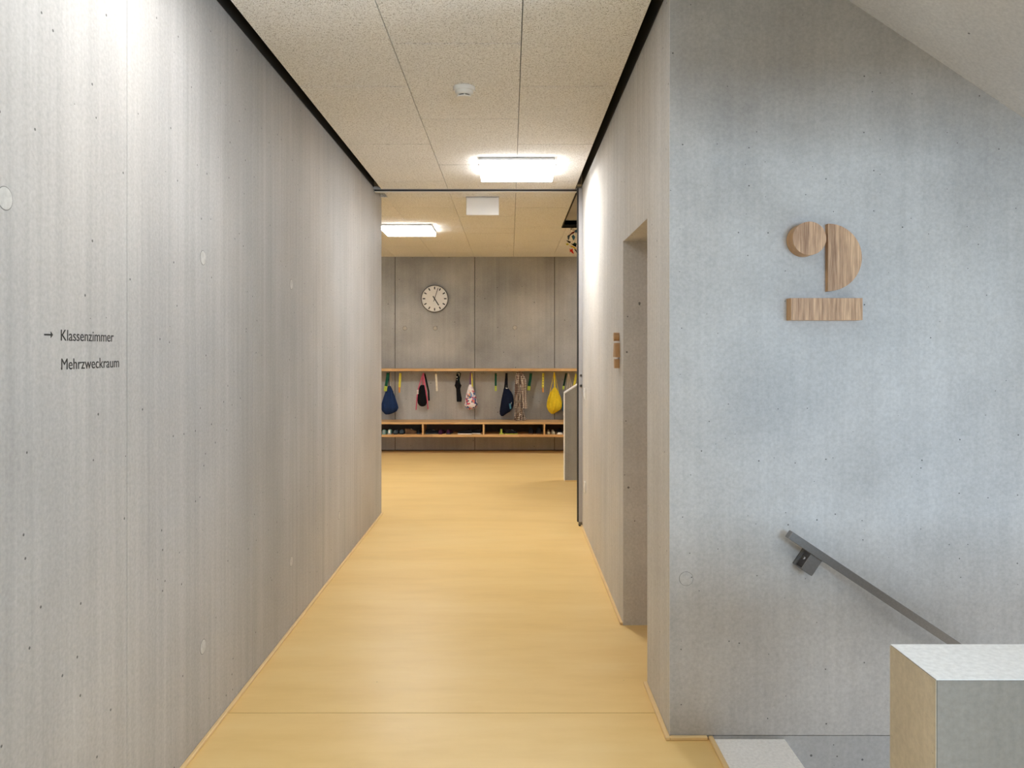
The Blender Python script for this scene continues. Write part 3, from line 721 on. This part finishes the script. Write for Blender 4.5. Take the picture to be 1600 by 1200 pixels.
t = hang('name_strap', 'slanting green strap with square lime tag right of the checked shirt', 'strap', 827, 610)
loop(t, 829.8); strap(t, [(829.6, 583), (828.6, 592), (826.6, 604)], 'green', 4.2); strap(t, [(826.6, 603.2, -0.002), (825.8, 610, -0.002)], 'lime', 4.8, name='tag', th=0.003)
t = hang('name_strap', 'yellow strap with small dark marks left of the yellow bag', 'strap', 848, 613)
loop(t, 848.6); s_ = strap(t, [(848.8, 583), (848.2, 606)], 'yellow2', 3.2); strap(t, [(848.2, 605.6), (848.6, 613)], 'orange', 2.2, name='tip', th=0.0022)
for v in (588, 592, 596, 600, 604): strap(t, [(848.4, v, -0.003), (848.4, v + 1.3, -0.003)], 'slate', 1.1, name='printed_mark', th=0.0012)
t = hang('drawstring_bag', 'bright yellow drawstring bag hanging right of the checked shirt', 'bag', 866, 647)
body(t, [(605.6, 865, 868.4), (609, 863, 870), (614, 859.6, 872.4), (621, 856.8, 875.2), (629, 855.3, 876.8), (635, 855, 876.8), (640, 856.4, 874.6), (643.5, 858.4, 870), (646.5, 861.2, 865.2)], 'yellow', pleat=0.20, k=9)
cord(t, [(866, 581.5), (863.5, 594), (860.6, 606), (857.5, 622, -0.05)], 'yellow', 0.0042); cord(t, [(866, 581.5), (869.5, 596), (872.4, 612), (875, 624, -0.04)], 'yellow', 0.0042)
strap(t, [(866, 582), (866.4, 594, -0.01), (866.6, 607, -0.015)], 'yellow', 2.0)
t = hang('name_strap', 'dark green strap hanging just left of the cream cords by the parapet', 'strap', 881, 608)
loop(t, 885); strap(t, [(884.8, 583), (883, 592), (880.8, 603)], 'dgreen', 3.0); strap(t, [(880.9, 602.5), (879.8, 608.5)], 'lime', 2.6, name='tag', th=0.0022)
t = hang('drawstring_bag', 'blue bag with cream cords half hidden behind the cloakroom parapet', 'bag', 889, 653)
body(t, [(611, 886.5, 891.5), (616, 884, 894), (624, 880.6, 897), (633, 878.2, 899), (641, 878.8, 898.6), (648, 882, 895), (653, 886, 891)], 'blueb', pleat=0.09)
cord(t, [(888.4, 583), (886.6, 598), (885.2, 612)], 'cream', 0.004); cord(t, [(888.4, 583), (891.5, 596), (894, 606), (895, 616)], 'cream', 0.004); cord(t, [(888.4, 584), (889.2, 598), (889.6, 612)], 'cream', 0.003)
strap(t, [(880.4, 646, -0.05), (881.6, 651, -0.05)], 'whitec', 2.0, name='print_patch', th=0.003)
t = hang('name_strap', 'yellow strap hanging rightmost by the grey door frame post', 'strap', 899, 606)
loop(t, 901); strap(t, [(900.6, 584), (898.6, 594), (896.6, 606)], 'yellow2', 3.4)

# ------------------------------------------------------------------ shoes in the bench
def shoe(label, x, y, rot, L=0.20, W=0.072, H=0.062, up='blackc', sole='blackc', lace=None, heel=None, toe=None, nm='shoe', z0=0.2857, st=0.016):
    """shoe with the toe along +x of its own frame, turned by rot about z"""
    t = thing(nm, label, 'shoe', (x, y, z0), 'shoes in the bench')
    t.rotation_euler = (0, 0, R(rot)); t['_o'] = [0, 0, 0]
    out = [(-0.5, 0.55), (-0.46, 0.74), (-0.3, 0.80), (-0.05, 0.74), (0.2, 0.94), (0.36, 0.90), (0.46, 0.62), (0.5, 0.3)]
    MB().loft([[(a * L * 1.02, s * b * W / 2 * 1.04, h) for s, h in ((-1, 0), (1, 0), (1, st), (-1, st))] for a, b in out]).build('sole', M[sole], t, bevel=0.002)
    hs = [0.92, 1.0, 0.98, 0.86, 0.62, 0.50, 0.40, 0.22]
    rings = []
    for (a, b), h in zip(out, hs):
        r = []
        for k in range(13):
            an = math.pi * k / 12
            sq = math.copysign(abs(math.cos(an)) ** 0.7, math.cos(an))
            top = h * H * math.sin(an) ** 0.55
            r.append((a * L, b * W / 2 * sq * (0.72 if (h > 0.85 and math.sin(an) > 0.8) else 1), st * 0.9 + top))
        rings.append(r)
    u = MB().loft(rings).build('upper', M[up], t, smooth=True)
    MB().lathe([(W * 0.23, 0), (W * 0.23, 0.002)], (0, 0, 0), 16).build('opening', M['blackc'], t).location = (-0.27 * L, 0, st * 0.9 + H * 0.985)
    if lace:
        for k in range(3):
            xx = (0.02 + 0.075 * k) * L; zz = st + H * (0.82 - 0.13 * k)
            MB().tube([(xx, -W * 0.24, zz - 0.004), (xx, 0, zz + 0.003), (xx, W * 0.24, zz - 0.004)], 0.003, 6).build('lace', M[lace], t)
    if heel: MB().box(-0.515 * L, -0.49 * L, -W * 0.17, W * 0.17, st, st + H * 0.8).build('heel_tab', M[heel], t, bevel=0.003)
    if toe: MB().loft([[(a * L, s * b * W / 2 * 1.06, h) for s, h in ((-1, st * 0.5), (1, st * 0.5), (0.8, st + 0.014), (-0.8, st + 0.014))] for a, b in ((0.34, 0.93), (0.46, 0.66), (0.512, 0.34))]).build('toe_cap', M[toe], t)
    return t
def bx(u, y=11.42): return (u - 797) * y / F
shoe('grey green shoe, leftmost in the bench, heel to the front', bx(601.2), 11.43, 90, W=0.068, up='teal', sole='teal', heel='greyc', H=0.055)
shoe('grey green shoe second from the left in the bench with a pale heel', bx(609.8), 11.43, 90, W=0.072, up='teal', sole='greyc', heel='whitec', H=0.06)
shoe('dark slate shoe beside the grey green pair', bx(620), 11.42, 84, up='slate', sole='blackc', lace='greyc', H=0.05)
shoe('dark slate shoe left of the brown shoe', bx(629.3), 11.44, 82, up='slate', sole='blackc', H=0.05)
shoe('brown shoe with pale laces lying near the first divider', bx(642), 11.42, 12, L=0.17, up='brown', sole='brown', lace='cream', H=0.068)
shoe('dark shoe squeezed between the brown shoe and the first divider', bx(655), 11.47, 85, W=0.06, up='blackc', sole='slate', lace='greyc', H=0.055)
shoe('black shoe with grey laces right of the first divider', bx(676), 11.42, 20, up='blackc', sole='slate', lace='greyc', H=0.05)
shoe('dark plum shoe left of another plum one', bx(690.5), 11.45, 78, up='plum', sole='plum', H=0.05)
shoe('dark plum shoe in the middle of the second compartment', bx(702.5), 11.45, 80, up='plum', sole='slate', H=0.052)
shoe('black sneaker with white sole sticking out over the bench edge', bx(726.5, 11.37), 11.37, 176, L=0.205, up='blackc', sole='whitec', H=0.055, st=0.014)
shoe('black sneaker with white sole left of the second divider', bx(744, 11.41), 11.42, 160, L=0.15, up='blackc', sole='whitec', H=0.06, st=0.014)
shoe('black shoe with lime heel tab standing heel outwards', bx(783.8), 11.45, 88, L=0.2, W=0.08, up='blackc', sole='lime', heel='lime', H=0.075)
shoe('black shoe with lime sole lying sideways', bx(799.2, 11.38), 11.37, 4, L=0.18, up='blackc', sole='lime', lace='greyc', H=0.06, st=0.012)
shoe('very dark brown shoe left of its twin near the third divider', bx(830), 11.44, 84, W=0.085, up='blackc', sole='brown', H=0.08)
shoe('very dark brown shoe nearest the third divider', bx(841.5), 11.44, 92, W=0.085, up='blackc', sole='brown', H=0.08)
shoe('beige shoe right of the third divider, toe to the front', bx(856.8), 11.42, -90, W=0.046, L=0.17, up='beige', sole='beige', H=0.045)
shoe('beige shoe beside the dark shoe with white toe', bx(864), 11.42, -86, W=0.05, L=0.17, up='beige', sole='beige', H=0.045)
shoe('dark shoe with white toe cap next to the cloakroom parapet', bx(874.5), 11.42, -92, W=0.088, up='blackc', sole='whitec', toe='whitec', H=0.06)

# ------------------------------------------------------------------ paper mobile in the stairwell opening
YM = 8.55
def mp(u, v, y=YM): return ((u - 797) * y / F, y, 1.5 - (v - 547) * y / F)
t = thing('hanging_mobile', 'colourful paper bird mobile half hidden by the door frame post', 'mobile', mp(905, 398))
c0 = mp(906, 372)
MB().tube([(c0[0], YM, ZC + 0.085), (c0[0], YM, c0[2] + 0.10)], 0.0012, 6).build('thread', M['blackc'], t)
MB().tube([(c0[0] + 0.10 * math.cos(a), YM + 0.10 * math.sin(a), c0[2] + 0.10) for a in [2 * math.pi * k / 24 for k in range(25)]], 0.003, 6).build('wire_ring', M['blackc'], t)
def paper(pts, mat, dy=0.0, th=0.006, name='paper_bird'):
    MB().prism([(mp(u, v)[0], mp(u, v)[2]) for u, v in pts], 'y', YM + dy - th, YM + dy + th).build(name, M[mat], t, bevel=0.001)
paper([(886, 370), (888, 368), (890, 369.5), (889, 374), (887.4, 377)], 'slate', -0.05)
paper([(889, 368), (893, 363.5), (898, 361.5), (897, 364.5), (893, 366.5), (890.5, 369)], 'maroon', -0.02)
paper([(896, 362), (901, 358), (906, 359), (903, 363)], 'blueb', 0.03)
paper([(893, 369), (896, 366.5), (899, 370), (896.6, 376), (895, 373)], 'skyb', 0.01)
paper([(884, 376.6), (888, 378), (891.5, 379.5), (889.6, 381.4), (887, 379.8)], 'blackc', -0.07)
paper([(892, 380), (897, 384), (901, 385.5), (900, 382)], 'blackc', 0.02)
paper([(895, 380.5), (898, 378), (902, 380), (901, 384), (897, 383)], 'green', 0.05)
paper([(883, 382.4), (887, 382), (888, 384), (885, 384.8)], 'yellow2', -0.08)
paper([(889, 384), (895, 384.6), (901, 389), (898.6, 389)], 'yellow', -0.01)
paper([(889.8, 388.6), (891.2, 391), (894.6, 388.8), (894.4, 392.6), (896.6, 397.4), (893, 395.8), (891.6, 393.4), (890.2, 395.6)], 'red', -0.04)
paper([(897, 388), (900, 392), (902, 395), (901, 390)], 'dgreen', 0.03)
paper([(903, 360), (910, 362), (914, 368), (909, 367)], 'orange', 0.06)
paper([(906, 378), (912, 376), (916, 380), (910, 384)], 'red', -0.06)
paper([(904, 388), (910, 390), (908, 396)], 'skyb', 0.0)
for u, v, dy in ((888.4, 369, -0.05), (895.5, 367, 0.01), (899, 379, 0.05), (893, 389, -0.04), (909, 363, 0.06), (911, 377, -0.06)):
    x, _, z = mp(u, v); MB().tube([(x, YM + dy, z), (c0[0] + (x - c0[0]) * 0.8, YM + dy, c0[2] + 0.10)], 0.0008, 5).build('thread', M['blackc'], t)

for o in bpy.data.objects:
    if '_o' in o: del o['_o']
